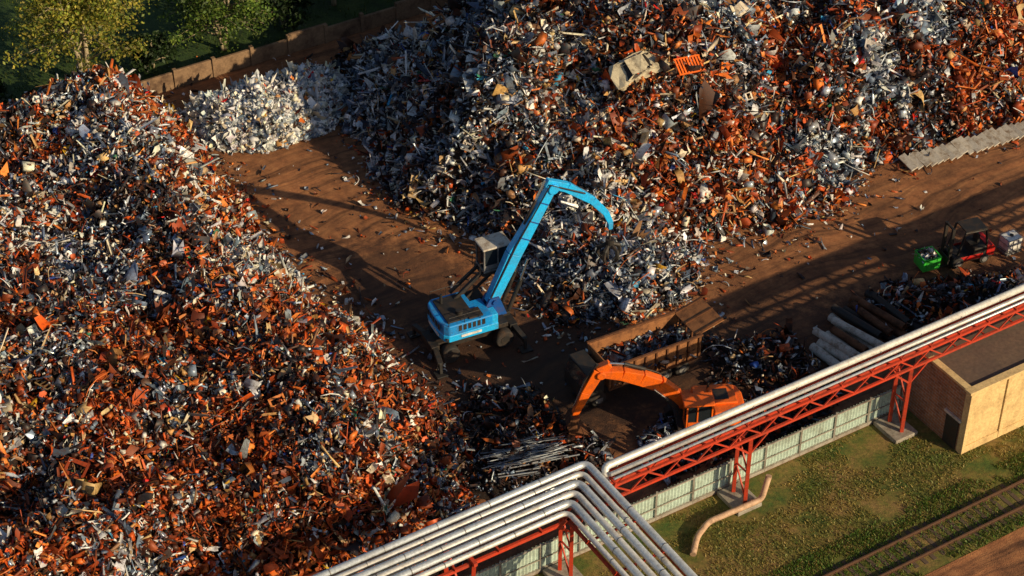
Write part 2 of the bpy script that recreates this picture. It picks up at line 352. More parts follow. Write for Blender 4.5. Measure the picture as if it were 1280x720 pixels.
def rotm(n,tilt):
    az=rng.random(n)*2*np.pi; ax=rng.standard_normal(n)*tilt; ay=rng.standard_normal(n)*tilt
    c,s=np.cos,np.sin; Z=np.zeros((n,3,3)); X=Z.copy(); Yr=Z.copy()
    Z[:,0,0]=c(az);Z[:,0,1]=-s(az);Z[:,1,0]=s(az);Z[:,1,1]=c(az);Z[:,2,2]=1
    X[:,0,0]=1;X[:,1,1]=c(ax);X[:,1,2]=-s(ax);X[:,2,1]=s(ax);X[:,2,2]=c(ax)
    Yr[:,1,1]=1;Yr[:,0,0]=c(ay);Yr[:,0,2]=s(ay);Yr[:,2,0]=-s(ay);Yr[:,2,2]=c(ay)
    return Z@Yr@X
MIXD={'sheet':.35,'bar':.18,'box':.13,'curl':.05,'can':.04,'angle':.13,'wire':.06,'open':.04,'frame':.02}
def junk(name,x,y,z,size,W,mix_=None,mat='junk',tilt=.7):
    n=len(x); mix_=mix_ or MIXD
    kinds=list(mix_); kk=rng.choice(len(kinds),n,p=np.array(list(mix_.values()))/sum(mix_.values()))
    Vs=[];Fs=[];Cs=[];off=0; col=colours(W,n)
    for i,k in enumerate(kinds):
        m=kk==i; q=m.sum()
        if q==0: continue
        tv,tf=T[k]; nv=len(tv)
        v=np.repeat(tv[None],q,0)+rng.uniform(-1,1,(q,nv,3))*np.array(JIT[k])
        if k=='sheet': v[:,:,2]+= (rng.standard_normal(q)*2.2)[:,None]*(v[:,:,0]**2)*2
        sc=scales(k,q,size[m])
        if k=='wire':
            t=tv[:,0]; bend=sc[:,0:1]*rng.uniform(-.6,.6,(q,1)); bz=sc[:,0:1]*rng.uniform(0,.5,(q,1))
            vx=t[None]*sc[:,0:1]; vy=np.where(np.isin(np.arange(nv)%4,[1,2])[None],.5,-.5)*sc[:,1:2]+bend*(.25-t**2)[None]*2
            vz=np.where((np.arange(nv)%4>=2)[None],.5,-.5)*sc[:,2:3]+bz*(.25-t**2)[None]*2
            v=np.stack([vx,vy,vz],2)
        else: v=v*sc[:,None,:]
        v=np.einsum('nij,nvj->nvi',rotm(q,tilt),v)+np.stack([x[m],y[m],z[m]],1)[:,None,:]
        Vs.append(v.reshape(-1,3)); Fs.append((tf[None]+(np.arange(q)*nv)[:,None,None]+off).reshape(-1,4)); off+=q*nv
        cv=np.repeat(col[m][:,None],nv,1); cv[:,:,:3]*=rng.uniform(.75,1.15,(q,nv,1)); Cs.append(cv.reshape(-1,4))
    return quadmesh(name,np.concatenate(Vs),np.concatenate(Fs),mat,np.concatenate(Cs))
def sample(n,x0,x1,y0,y1):
    return rng.uniform(x0,x1,n),rng.uniform(y0,y1,n)
def weights(x,y,pid,d):
    n=len(x); n1=fbm(x/2.6,y/2.6,3,2); n2=fbm(x/4.0,y/4.0,4,2); n3=fbm(x/1.6,y/1.6,5,2)
    W=np.zeros((n,6))
    L=pid==0; s=np.clip((-3-y)/9,0,1); fl=np.clip((8-d)/5,0,1)*np.clip((y+12)/8,0,1)
    W[L]=np.stack([.22+.38*s+.34*fl,.19-.10*s+.07*fl,.18-.10*s-.09*fl,.38-.08*s-.12*fl,.08+.08*fl,.02+0*s],1)[L]
    G=pid==1; lf=np.clip((1-x)/5,0,1); rt=np.clip((x-12)/6,0,1)
    W[G]=np.stack([.27-.20*lf+.30*rt,.25-.04*lf-.13*rt,.17+.15*lf-.06*rt,.32+.14*lf,.09-.03*lf,.02+0*lf],1)[G]
    O=(pid==2); W[O]=[.12,.16,.42,.30,.04,.01]
    w=(pid==3); W[w]=[.01,.75,.2,.0,.03,.01]
    lo=pid>3; W[lo]=[.13,.04,.18,.62,.03,.01]
    W[:,0]*=np.exp(1.5*n1); W[:,2]*=np.exp(-1.3*n1+.8*n3); W[:,1]*=np.exp(1.2*n2); W[:,3]*=np.exp(-.9*n2)
    for cx,cy,r in [(25,17.8,2.6),(21.5,11.5,2.4),(29,22,2.2)]:
        m=np.hypot(x-cx,y-cy)<r*(.8+.4*n3); W[m]=[.03,.3,.6,.07,.0,.0]
    return np.maximum(W,.0005)
def heap(name,n,pidsel,box,smin,smax,med=.29,**k):
    x,y=sample(n,*box); h,pid,d=hfield(x,y,True); m=np.isin(pid,pidsel)&(h>.05)
    m&=~(((y>31)|(x<-37)|(x>42)|(y<-33))&(rng.random(n)<.55))
    x,y,h,pid,d=x[m],y[m],h[m],pid[m],d[m]; q=len(x)
    cl=fbm(x/1.3,y/1.3,7,2)
    size=np.exp(rng.normal(math.log(med),.5,q)+.3*cl).clip(smin,smax)
    z=h+rng.uniform(-.14,.28,q)*np.minimum(1,h)+.02
    return junk(name,x,y,z,size,weights(x,y,pid,d),**k)
heap('scrap_metal_heap',140000,[0],(-46,0,-38,22),.09,.9,.245)
heap('scrap_metal_heap',178000,[1,2],(-14,48,-5,50),.1,1.2,.295)
heap('loose_scrap_pile',19000,[4,5,6,7],(-3,38,-21,4),.1,.7,.25)
x,y=sample(36000,-24,-10,13,27); h,pid,d=hfield(x,y,True); m=(pid==3)&(h>.05); x,y,h,pid,d=[q[m] for q in(x,y,h,pid,d)]
junk('pale_scrap_heap',x,y,h+rng.uniform(-.08,.14,len(x)),np.exp(rng.normal(math.log(.25),.45,len(x))).clip(.08,.75),np.tile([.03,.70,.18,.06,.02,.008],(len(x),1)),{'sheet':.6,'box':.32,'curl':.08},'plastic',tilt=.4)
# litter on the yard
x,y=sample(70000,-26,38,-20,28); h,pid,d=hfield(x,y,True); p=np.exp(np.minimum(d,0)/1.1)*.65+.007
m=(h<.06)&(rng.random(len(x))<p)&(((x-P0.x)*B.x+(y-P0.y)*B.y)>2)
x,y,d=x[m],y[m],d[m]
junk('scattered_scrap_litter',x,y,.04+rng.random(len(x))*.06,np.exp(rng.normal(math.log(.15),.5,len(x))).clip(.05,.7),np.tile([.28,.15,.22,.28,.06,.01],(len(x),1)),tilt=.25)
# larger casings, frames, sheets and profiles lying on the heaps
x,y=sample(3800,-40,42,-34,34); h,pid,d=hfield(x,y,True); m=(h>1)&(pid<2)&((pid==1)|(rng.random(3800)<.4)); x,y,h,pid,d=[q[m] for q in(x,y,h,pid,d)]
junk('large_scrap_pieces',x,y,h+.2,rng.uniform(.6,1.2,len(x)),weights(x,y,pid,d)*np.array([.8,1.6,1,.8,1.2,1.2]),{'sheet':.22,'bar':.2,'angle':.2,'box':.12,'can':.03,'open':.11,'frame':.12},tilt=.5)
# ------------------------------------------------------------------ ground sheets
def sheet(name,pts,z,mat):
    return MB().add([(p[0],p[1],z) for p in pts],[tuple(range(len(pts)))]).obj(name,mat)
sheet('ground',[(-600,-400),(600,-400),(600,900),(-600,900)],-.02,'grass')
def abq(a0,a1,b0,b1): return [Y(a0,b0),Y(a1,b0),Y(a1,b1),Y(a0,b1)]
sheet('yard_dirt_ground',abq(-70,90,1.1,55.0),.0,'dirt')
sheet('meadow_ground',abq(-300,300,55.0,300),-.01,'shaded_meadow')
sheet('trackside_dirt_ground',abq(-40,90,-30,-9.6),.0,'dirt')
def tufts(name,n,a0,a1,b0,b1,hgt,green,thr=-.25,k=1.0):
    a=rng.uniform(a0,a1,n); b=rng.uniform(b0,b1,n)
    dens=fbm(a/2.2,b/1.2,6,3); kk=(dens>thr)&~((b<-6.6)&(b>-8.9)&(rng.random(n)<.55)); a,b,dens=a[kk],b[kk],dens[kk]; n=len(a)
    x=P0.x+a*A.x+b*B.x; y=P0.y+a*A.y+b*B.y; th=rng.random(n)*6.28; w=.015+.025*rng.random(n); hh=hgt*(.4+rng.random(n))
    dx,dy=np.cos(th)*w,np.sin(th)*w; lx,ly=rng.normal(0,.05,n),rng.normal(0,.05,n)
    v=np.stack([np.stack([x-dx,y-dy,0*x-.02],1),np.stack([x+dx,y+dy,0*x-.02],1),np.stack([x+lx+dx*.4,y+ly+dy*.4,hh],1),np.stack([x+lx-dx*.4,y+ly-dy*.4,hh],1)],1)
    t=np.clip(.5+.5*dens+.2*rng.standard_normal(n)+green,0,1)[:,None]
    c=np.array([.42,.29,.085])*(1-t)+np.array([.09,.18,.02])*t; c=c*(.6+.6*rng.random((n,1)))*k
    cc=np.concatenate([np.repeat(c[:,None],4,1),np.ones((n,4,1))],2)
    quadmesh(name,v.reshape(-1,3),np.arange(4*n).reshape(-1,4),'leaf',cc.reshape(-1,4))
tufts('grass',46000,-8,40,-6.4,.9,.07,-.3,-.1)
tufts('grass',34000,0,40,-9.6,-5.2,.11,.45,-.5)
tufts('grass',20000,-30,30,56,80,.2,.4,-.2,.45)  # blades beyond the wall dimmed in colour to go with the shaded ground
# ------------------------------------------------------------------ pipeline bundle + rack
pl=empty('pipeline'); Q=1.5
for i in range(6):
    o=i*.5; r=[.2,.15,.2,.17,.2,.14][i]; z=6.1
    pts=[Y(-45,Q-o,z),Y(-.1-o*1.1,Q-o,z),Y(-.1-o*1.1,-40,z)]
    MB().tube(fillet(pts,.45,6),r,14).obj('pipe_%d'%(i+1),'pipe' if i%2 else 'pipe2',pl,smooth=True)
    mb=MB()
    for a in np.arange(-42,-1.5-o,3.0+.2*i): mb.cyl(Y(a,Q-o,z),Y(a+.05,Q-o,z),r+.018,14)
    for b in np.arange(-2.5-o,-38,-3.0-.2*i): mb.cyl(Y(-.1-o*1.1,b,z),Y(-.1-o*1.1,b-.05,z),r+.018,14)
    mb.obj('pipe_bands_%d'%(i+1),'grey',pl)
pr=empty('pipe_rack')
MB().tube(fillet([Y(.35,.15,5.7),Y(.35,.55,6.35),Y(60,.55,6.25)],.3,4),.2,14).obj('main_pipe','pipe',pr,smooth=True)
MB().tube([Y(.4,.05,6.2),Y(60,.05,6.2)],.12,12).obj('small_pipe','pipe',pr,smooth=True)
MB().tube([Y(.4,-.28,6.15),Y(60,-.28,6.15)],.07,10).obj('thin_pipe','pipe2',pr,smooth=True)
fl=MB()
for a in np.arange(1,58,2.9): fl.cyl(Y(a,.55,6.26),Y(a+.06,.55,6.26),.222,14)
fl.obj('main_pipe_bands','grey',pr)
mb=MB()
for s in(-.45,.6):
    mb.beam(Y(.3,s,5.85),Y(60,s,5.85),.13,.16); mb.beam(Y(.3,s,4.95),Y(60,s,4.95),.13,.16)
    a=.3; k=0
    while a<59:
        mb.beam(Y(a,s,5.0 if k%2 else 5.8),Y(a+1.05,s,5.8 if k%2 else 5.0),.075)
        a+=1.05;k+=1
for a in np.arange(.4,59,2.1):
    mb.beam(Y(a,-.5,5.96),Y(a,.85,5.96),.1,.1); mb.beam(Y(a,-.45,4.93),Y(a,.6,4.93),.08,.08)
mb.obj('truss','redst',pr)
mb=MB(); cb=MB()
for a in (-2.2,9.1,20.15,31.2,42.3,53):
    for s in(-.45,.6): mb.beam(Y(a,s,0.2),Y(a,s,4.87),.2,.2)
    for z0,z1 in((.5,2.4),(2.4,4.4)):
        mb.beam(Y(a,-.45,z0),Y(a,.6,z1),.08)
    mb.beam(Y(a,-.45,2.4),Y(a,.6,2.4),.08)
    for s in(-.45,.6):
        mb.beam(Y(a+.05,s,3.9),Y(a+1.1,s,4.87),.1); mb.beam(Y(a-.05,s,3.9),Y(a-1.1,s,4.87),.1)
    cb.box(Y(a,.05,.1),(1.6,2.0,.28),Matrix.Rotation(AX,3,'Z'))
for a,b in((-8.5,.25),(-19,.25),(-1.5,-9),(-1.5,-20)):
    dx,dy=((0,1.6) if b==.25 else (1.6,0))
    for s in(-1,1): mb.beam(Y(a+dx*s*.6,b+dy*s*.6,.2),Y(a+dx*s,b+dy*s,5.7),.2,.2)
    mb.beam(Y(a-dx*1.1,b-dy*1.1,5.78),Y(a+dx*1.1,b+dy*1.1,5.78),.2,.22)
    mb.beam(Y(a-dx*.7,b-dy*.7,1.2),Y(a+dx,b+dy,5.2),.1)
for s in(1.6,-1.15): mb.beam(Y(-44,s,5.6),Y(-.2,s,5.6),.14,.2)
for s in(.0,-2.9): mb.beam(Y(s,1.4,5.6),Y(s,-38,5.6),.14,.2)
for q in np.arange(-42,-3,2.5): mb.beam(Y(q,1.7,5.75),Y(q,-1.3,5.75),.1,.12)
for q in np.arange(-3,-38,-2.5): mb.beam(Y(.1,q,5.75),Y(-3.1,q,5.75),.1,.12)
mb.obj('steel_supports','redst',pr); cb.obj('footings','conc',pr,.03)
gp=[(9.6,-23.2,.15),(9.9,-22.0,.3),(10.6,-20.9,.32),(13.6,-19.3,.45),(13.9,-19.1,2.0)]
MB().tube(fillet(gp,.35,5),.17,12).obj('ground_pipe','rustpipe',None,smooth=True)
# ------------------------------------------------------------------ fence
fe=empty('metal_fence')
vs=[];fs=[];a=-30;i=0
while a<21.4:
    o=.035 if i%2 else -.035
    vs+=[Y(a,1.25+o,.15),Y(a,1.25+o,1.95)]
    if i: fs.append((2*i-2,2*i,2*i+1,2*i-1))
    i+=1; a+=.11
ob=MB().add(vs,fs).obj('corrugated_sheets','fence',fe)
mb=MB()
for a in np.arange(-30,21.6,2.45): mb.beam(Y(a,1.16,0),Y(a,1.16,2.1),.1,.1)
mb.beam(Y(-30,1.16,1.93),Y(21.4,1.16,1.93),.07,.07); mb.beam(Y(-30,1.17,.9),Y(21.4,1.17,.9),.05,.05)
mb.obj('posts_and_rails','conc',fe)
MB().beam(Y(-30,1.25,.08),Y(21.4,1.25,.08),.25,.28).obj('plinth','conc',fe)
# ------------------------------------------------------------------ building
bd=empty('brick_building',Y(21.9,-3.4,0),AX)
L,Wd,Hh=14,4.6,4.45
b=MB(); b.box((.15,Wd/2,Hh/2),(.3,Wd-.3,Hh)); b.box((L/2,Wd-.15,Hh/2),(L-.6,.3,Hh)); b.box((L-.15,Wd/2,Hh/2),(.3,Wd-.3,Hh)); b.obj('brick_walls','brick',bd)
b=MB(); b.box((L/2+.0,.12,Hh/2),(L+.02,.34,Hh+.02)); b.obj('rendered_front','stucco',bd)
b=MB()
for i in range(6): b.box((.12+i*2.72,-.08,Hh/2),(.26,.14,Hh-.1))
b.box((L/2,-.07,.25),(L,.1,.5)); b.obj('pilasters','stucco',bd,.02)
b=MB(); b.box((L/2,Wd/2,Hh-.05),(L-.62,Wd-.64,.1)); b.obj('flat_roof','roof',bd)
b=MB(); b.box((L/2,.06,Hh+.1),(L+.3,.5,.16)); b.box((.12,Wd/2+.2,Hh+.1),(.42,Wd-.1,.16)); b.box((L/2+.2,Wd-.1,Hh+.1),(L-.3,.4,.16)); b.obj('parapet_coping','stucco',bd,.02)
b=MB(); b.box((-.02,.9,1.05),(.1,1.0,2.1)); b.obj('door','dark',bd); b=MB(); b.box((-.05,.9,2.2),(.16,1.3,.16)); b.obj('lintel','concw',bd)
# ------------------------------------------------------------------ railway
rt=empty('railway_track')
mb=MB()
for b0 in(-7.0,-8.52): 
    mb.beam(Y(-40,b0,.14),Y(90,b0,.14),.07,.14); mb.beam(Y(-40,b0,.05),Y(90,b0,.05),.16,.04)
mb.obj('rails','rail',rt); mb=MB()
for a in np.arange(-20,60,.62): mb.box(Y(a,-7.76+random.uniform(-.05,.05),-.045),(.24,2.5,.1),Matrix.Rotation(AX+random.uniform(-.03,.03),3,'Z'))
mb.obj('sleepers','wood',rt)
# ------------------------------------------------------------------ back wall
bw=empty('concrete_wall'); mb=MB(); k=0
for a in np.arange(-60,90,3.0):
    h=random.uniform(1.2,1.6); mb.box(Y(a+1.5,55,h/2),(2.9,.22,h),Matrix.Rotation(AX+random.uniform(-.02,.02),3,'Z')@Matrix.Rotation(random.uniform(-.05,.05),3,'X'))
mb.obj('panels','wallc',bw,.03); mb=MB()
for a in np.arange(-60,90,3.0): mb.box(Y(a,54.95,.78),(.28,.34,1.56),Matrix.Rotation(AX,3,'Z'))
mb.obj('posts','wallc',bw,.02)
MB().beam((-90,26,.9),(-40,44,.9),.3,1.8).obj('garden_wall','wallc',None,.03)
# ------------------------------------------------------------------ trees
def tree(name,base,hgt,rad,nl,seed,cols,stems=2,leaf=.16,spread=1.0):
    rnd=random.Random(seed); rg=np.random.default_rng(seed); e=empty(name,base); mb=MB(); tips=[]
    for s in range(stems):
        ang=rnd.uniform(0,6.28); lean=rnd.uniform(.08,.25)*hgt
        pts=[];rs=[]
        for i in range(7):
            t=i/6; pts.append(Vector((math.cos(ang)*lean*t+rnd.uniform(-.1,.1),math.sin(ang)*lean*t+rnd.uniform(-.1,.1),hgt*.92*t-.1))); rs.append(.18*hgt/8*(1-t)**.8+.025)
        mb.tube(pts,.1,8,rs)
        for j in range(20):
            t=rnd.uniform(.22,.97); f=t*6; i0=min(5,int(f)); p=pts[i0].lerp(pts[i0+1],f-i0)
            a=rnd.uniform(0,6.28); ln=rad*(1-.75*max(0,t-.35)/.65)*rnd.uniform(.5,1.15)*(1 if t>.3 else .7)
            q=p+Vector((math.cos(a)*ln,math.sin(a)*ln,rnd.uniform(.05,.5)*ln)); m_=p.lerp(q,.5)+Vector((0,0,.12*ln))
            mb.tube([p,m_,q],.05,5,[.07*(1.1-t)+.025,.04,.012])
            tips+=[(q,.36),(m_.lerp(q,.55),.4)]
            for _ in range(2):
                w=m_.lerp(q,rnd.random())+Vector((rnd.uniform(-1,1),rnd.uniform(-1,1),rnd.uniform(-.6,.5)))*ln*.35
                mb.tube([m_,w],.02,4,[.025,.01]); tips.append((w,.34))
    mb.obj('trunk_and_limbs','bark',e,smooth=True)
    C=np.array([t[0][:] for t in tips]); sg=np.array([t[1] for t in tips])*rad/4.2*spread; cl=rg.integers(0,len(C),nl)
    bright=rg.random(len(C))*.8+.5
    p=C[cl]+rg.standard_normal((nl,3))*sg[cl][:,None]*np.array([1,1,.7]); p[:,2]=np.maximum(p[:,2],.3)
    u=rg.standard_normal((nl,3)); u/=np.linalg.norm(u,axis=1,keepdims=True); w=np.cross(u,rg.standard_normal((nl,3))); w/=np.linalg.norm(w,axis=1,keepdims=True)
    s=(leaf*(.5+rg.random(nl)))[:,None]; v=np.stack([p-u*s,p-w*s*.55,p+u*s,p+w*s*.55],1)
    c=np.array(cols)[rg.integers(0,len(cols),nl)]*bright[cl][:,None]*(.7+.6*rg.random((nl,1)))
    cc=np.concatenate([np.repeat(c[:,None],4,1),np.ones((nl,4,1))],2)
    ob=quadmesh('leaves',v.reshape(-1,3),np.arange(4*nl).reshape(-1,4),'leaf',cc.reshape(-1,4)); ob.parent=e
lit=[(.30,.28,.03),(.22,.25,.025),(.38,.31,.05),(.13,.18,.02)]; shaded=[(.018,.042,.008),(.028,.055,.01),(.012,.03,.006)]; mid=[(.10,.18,.02),(.16,.22,.03),(.06,.11,.015)]
tree('birch_tree',(-30.4,23.6,0),8.8,5.2,15000,3,lit,3,.12)
tree('birch_tree',(-21.2,28.4,0),6.6,4.2,11000,5,mid,3,.12)
tree('tree',(-13.5,35,0),8,4.5,9000,8,shaded,2,.2)
tree('tree',(-7.5,39.5,0),9,4.8,9000,9,shaded,2,.2)
tree('tree',(0.5,44,0),9,4.8,8000,10,shaded,2,.2)
tree('bush',(-40,17.5,0),3.6,3.2,7000,11,shaded,2,.16)
tree('bush',(-36.5,19.5,0),3.0,2.8,5000,12,shaded,2,.16)
tree('bush',(-26,25.8,0),2.6,2.2,4000,13,shaded,2,.14)
tree('bush',(-17,31.5,0),3.6,3,5000,14,shaded,2,.16)
tree('tree',(-24,38,0),6,3.6,7000,15,shaded,2,.18)
# ------------------------------------------------------------------ machines
def wheel(mb,hub,c,r,w,n=22):
    x,y,z=c; mb.tube([(x,y-w/2,z),(x,y-w/2+.06,z),(x,y+w/2-.06,z),(x,y+w/2,z)],r,n,[r*.86,r,r,r*.86])
    hub.cyl((x,y-w/2-.03,z),(x,y+w/2+.03,z),r*.5,14)
def cab(e,c,d,matf,roof):
    x,y,z=c; l,w,h=d
    MB().box((x,y,z),(l-.1,w-.1,h-.12)).obj('cab_glass','glass',e)
    b=MB()
    for i in(-1,1):
        for j in(-1,1): b.box((x+i*(l/2-.04),y+j*(w/2-.04),z),(.09,.09,h))
    for j in(-1,1): b.box((x+.12,y+j*(w/2-.03),z),(.08,.07,h-.1)); b.box((x-.05,y+j*(w/2-.03),z-h*.3),(l-.12,.075,.3))
    b.box((x,y,z-h/2+.06),(l+.02,w+.02,.14)); b.obj('cab_frame',matf,e,.015)
    MB().box((x+.05,y,z+h/2+.05),(l+.25,w+.16,.13)).obj('cab_roof',roof,e,.05)
# --- blue material handler
mh=empty('material_handler',(-2.55,-5.36,0),math.radians(25))
u=MB(); hb=MB()
for sx in(-1.75,1.75):
    for sy in(-1.05,1.05): wheel(u,hb,(sx,sy,.58),.58,.62)
u.obj('tyres','rubber',mh,smooth=True); hb.obj('wheel_hubs','dark',mh)
b=MB(); b.box((0,0,.85),(4.9,1.1,.5)); b.box((-1.75,0,.6),(.4,2.0,.35)); b.box((1.75,0,.6),(.4,2.0,.35)); b.cyl((0,0,1.05),(0,0,1.62),.85,28)
for sx in(-1,1):
    b.box((sx*2.55,0,.9),(.5,1.7,.55))
    for sy in(-1,1):
        b.beam((sx*2.55,sy*.7,1.0),(sx*2.75,sy*2.0,.75),.32,.3); b.beam((sx*2.75,sy*1.95,.85),(sx*2.75,sy*2.05,.12),.18); b.box((sx*2.75,sy*2.05,.07),(.75,.65,.1))
b.obj('undercarriage','dark',mh,.02)
b=MB(); b.prism([(-2.1,1.85),(-1.85,1.68),(1.9,1.68),(1.9,2.0),(-2.1,2.0)],-1.45,1.45); b.box((2.1,.3,1.85),(.7,1.7,.25)); b.obj('platform','dark',mh,.03)
def plan(pts,z0,z1):
    n=len(pts); m=MB(); m.add([(x,y,z0) for x,y in pts]+[(x,y,z1) for x,y in pts],[tuple(range(n))[::-1],tuple(range(n,2*n))]+[(i,(i+1)%n,(i+1)%n+n,i+n) for i in range(n)]); return m
pts=[(.9,-1.45)]+[(-1.9,-1.45),(-2.15,-1.2),(-2.28,-.5),(-2.3,0),(-2.28,.5),(-2.15,1.2),(-1.9,1.45)]+[(.2,1.45),(.2,.35),(.9,.35)]
plan(pts,2.02,2.9).obj('engine_housing','blue',mh,.07)
plan([(x*1.01-.0,y*1.015) for x,y in [(1.25,-1.45),(-1.9,-1.45),(-2.15,-1.2),(-2.3,-.5),(-2.3,.5),(-2.15,1.2),(-1.9,1.45),(1.25,1.45)]],1.72,2.2).obj('counterweight','cyan',mh,.05)
b=MB(); b.box((-1.0,.0,2.95),(1.7,2.3,.12)); b.box((-.1,-.9,2.97),(.9,.8,.1)); b.cyl((-1.5,.7,3.0),(-1.5,.7,3.65),.09); b.cyl((-.9,-.6,3.0),(-.9,-.6,3.25),.22)
for i in range(6): b.box((-1.2+i*.3,-1.462,2.6),(.2,.02,.4))
for i in range(5): b.box((-2.3,-.8+i*.4,2.58),(.03,.28,.38))
b.box((.7,.95,2.4),(1.0,.9,.75)); b.obj('deck_vents_exhaust','dark',mh,.01)
b=MB()
for s in(-1.4,1.4):
    for xx in(-1.9,-.9,.1): b.cyl((xx,s,2.85),(xx,s,3.5),.02,6)
    b.tube([(-1.9,s,3.5),(.1,s,3.5)],.02,6)
b.obj('handrails','dark',mh)
MB().box((.9,-1.05,2.45),(.7,.75,.8)).obj('toolbox','cyan',mh,.04)
b=MB(); b.box((-.5,-1.49,2.0),(1.3,.03,.16)); b.box((-2.34,-.1,2.0),(.05,1.5,.14)); b.obj('stripe_decals','white',mh)
b=MB(); b.prism([(.3,1.95),(2.2,1.95),(1.7,3.35),(1.1,3.35)],-.62,-.45).prism([(.3,1.95),(2.2,1.95),(1.7,3.35),(1.1,3.35)],-.05,.12); b.cyl((1.4,-.75,3.1),(1.4,.25,3.1),.16); b.obj('boom_bracket','navy',mh)
yb=-.25
b=MB(); b.beam((1.3,yb,2.9),(2.8,yb,6.0),.5,.75,.5,.95); b.beam((2.8,yb,6.0),(5.2,yb,10.0),.5,.95,.38,.6); b.cyl((5.25,yb-.32,10.0),(5.25,yb+.32,10.0),.34,18)
b.obj('boom','cyan',mh,.04)
b=MB()
for t in(.25,.5,.78): 
    c=Vector((2.8,yb,6.0)).lerp(Vector((5.2,yb,10.0)),t); b.box(c,(.08,.53-.12*t,.9-.3*t),Matrix.Rotation(math.radians(-59),3,'Y'))
b.obj('boom_clamps','navy',mh)
b=MB(); b.beam((4.85,yb,10.45),(6.2,yb,9.75),.36,.5,.36,.6); b.beam((6.2,yb,9.75),(7.9,yb,8.3),.36,.6,.3,.48); b.beam((7.9,yb,8.3),(8.8,yb,7.15),.3,.48,.28,.4); b.beam((8.8,yb,7.15),(9.15,yb,6.3),.28,.4,.26,.34); b.beam((9.15,yb,6.3),(9.17,yb,5.8),.26,.34,.22,.26); b.obj('stick','cyan',mh,.03)
b=MB()
for s in(-.42,.42): b.cyl((2.3,yb+s,2.3),(3.1,yb+s,4.3),.13)
b.cyl((3.5,yb-.0,7.9),(4.2,yb,9.4),.1); b.tube([(1.2,yb-.3,3.4),(2.8,yb-.33,6.7),(5,yb-.3,10.4),(7.3,yb-.25,9.1)],.05,6); b.obj('hydraulic_cylinders_hoses','dark',mh)
b=MB()
for s in(-.42,.42): b.cyl((3.0,yb+s,4.1),(3.5,yb+s,5.6),.07)
b.cyl((4.1,yb,9.2),(4.8,yb,10.6),.07); b.obj('cylinder_rods','chrome',mh)
b=MB(); gx0,gz0=9.17,5.55; b.cyl((gx0,yb,gz0+.2),(gx0,yb,gz0-.55),.07); b.cyl((gx0,yb,gz0-.5),(gx0,yb,gz0-.95),.26)
for k in range(5):
    a=k*2*math.pi/5; c,s_=math.cos(a),math.sin(a)
    P=[(gx0+c*r_,yb+s_*r_,gz0-.9-z_) for r_,z_ in((.22,0),(.62,.2),(.72,.65),(.5,1.05),(.22,1.3))]
    b.tube(P,.1,6,[.12,.14,.13,.09,.03])
b.obj('orange_peel_grapple','dark',mh)
b=MB()
for s in(.8,1.5):
    b.beam((-.6,s,2.95),(1.35,s,4.45),.14,.2); b.beam((0.1,s,2.75),(1.9,s,4.2),.12,.16)
b.box((1.9,1.15,4.3),(1.5,1.2,.16)); b.cyl((-.1,1.15,2.7),(1.1,1.15,3.9),.1)
for s in(.6,1.7): b.tube([(1.0,s,4.4),(1.0,s,5.2),(1.3,s,5.2)],.025,6)
b.obj('cab_lift_arms','dark',mh)
cab(mh,(2.05,1.15,5.25),(1.6,1.2,1.65),'grey','concw')
# --- orange excavator
ex=empty('excavator',(10.9,-13.1,0),math.radians(186))
for s in(-1,1):
    b=MB(); prof=[(-1.75,.1),(1.75,.1),(2.05,.3),(2.1,.6),(1.9,.82),(-1.9,.82),(-2.1,.6),(-2.05,.3)]; b.prism(prof,s*1.1-.28,s*1.1+.28)
    for i in range(22): b.box((-1.85+i*.176,s*1.1,.85),(.07,.58,.05))
    b.obj('track_%s'%('left' if s>0 else 'right'),'dark',ex,.02)
b=MB(); b.box((0,0,.6),(2.4,1.8,.4)); b.cyl((0,0,.75),(0,0,1.1),.65,24); b.box((.1,0,1.12),(3.2,2.3,.16)); b.obj('chassis','dark',ex,.02)
plan([(.6,-1.25),(-1.5,-1.25),(-1.95,-1.0),(-2.15,-.4),(-2.15,.4),(-1.95,1.0),(-1.5,1.25),(-.3,1.25),(-.3,.3),(.6,.3)],1.2,2.25).obj('engine_house','orange',ex,.08)
b=MB(); b.box((-1.0,-.2,2.31),(1.5,1.5,.14)); b.box((.95,-.85,1.6),(.8,.8,.75)); b.obj('hood_and_tank','orange',ex,.05)
b=MB(); b.box((-.9,-.2,2.39),(.8,.9,.03)); b.cyl((-.3,-.9,2.2),(-.3,-.9,2.75),.07)
for i in range(5): b.box((-1.35+i*.25,-1.26,1.75),(.15,.02,.5))
b.obj('grilles_exhaust','dark',ex)
cab(ex,(.55,.82,2.05),(1.5,.95,1.7),'orange','orange')
def boomseg(mb,pts,hs,w,yc=0):
    for i in range(len(pts)-1): mb.beam((pts[i][0],yc,pts[i][1]),(pts[i+1][0],yc,pts[i+1][1]),w,hs[i],w,hs[i+1])
b=MB(); boomseg(b,[(.9,1.6),(1.7,2.7),(2.7,3.55),(3.7,4.05),(4.8,4.45),(6.0,4.65)],[.5,.7,.85,.85,.68,.45],.52,-.15); b.cyl((6.0,-.5,4.6),(6.0,.2,4.6),.25); b.obj('boom','orange',ex,.04)
b=MB(); boomseg(b,[(5.5,5.25),(6.1,4.8),(6.8,3.3),(7.4,1.7)],[.35,.66,.55,.34],.42,-.15); b.obj('stick','orange',ex,.03)
b=MB(); b.cyl((3.5,-.15,4.65),(4.7,-.15,5.15),.11); 
for s in(-.5,.2): b.cyl((1.4,s,1.6),(2.3,s,2.7),.11)
b.cyl((6.2,-.15,5.25),(6.95,-.15,4.0),.09); b.tube([(1.2,-.45,2.4),(2.7,-.43,4.1),(4.2,-.41,4.8),(5.8,-.39,5.2)],.04,6); b.obj('hydraulic_cylinders','dark',ex)
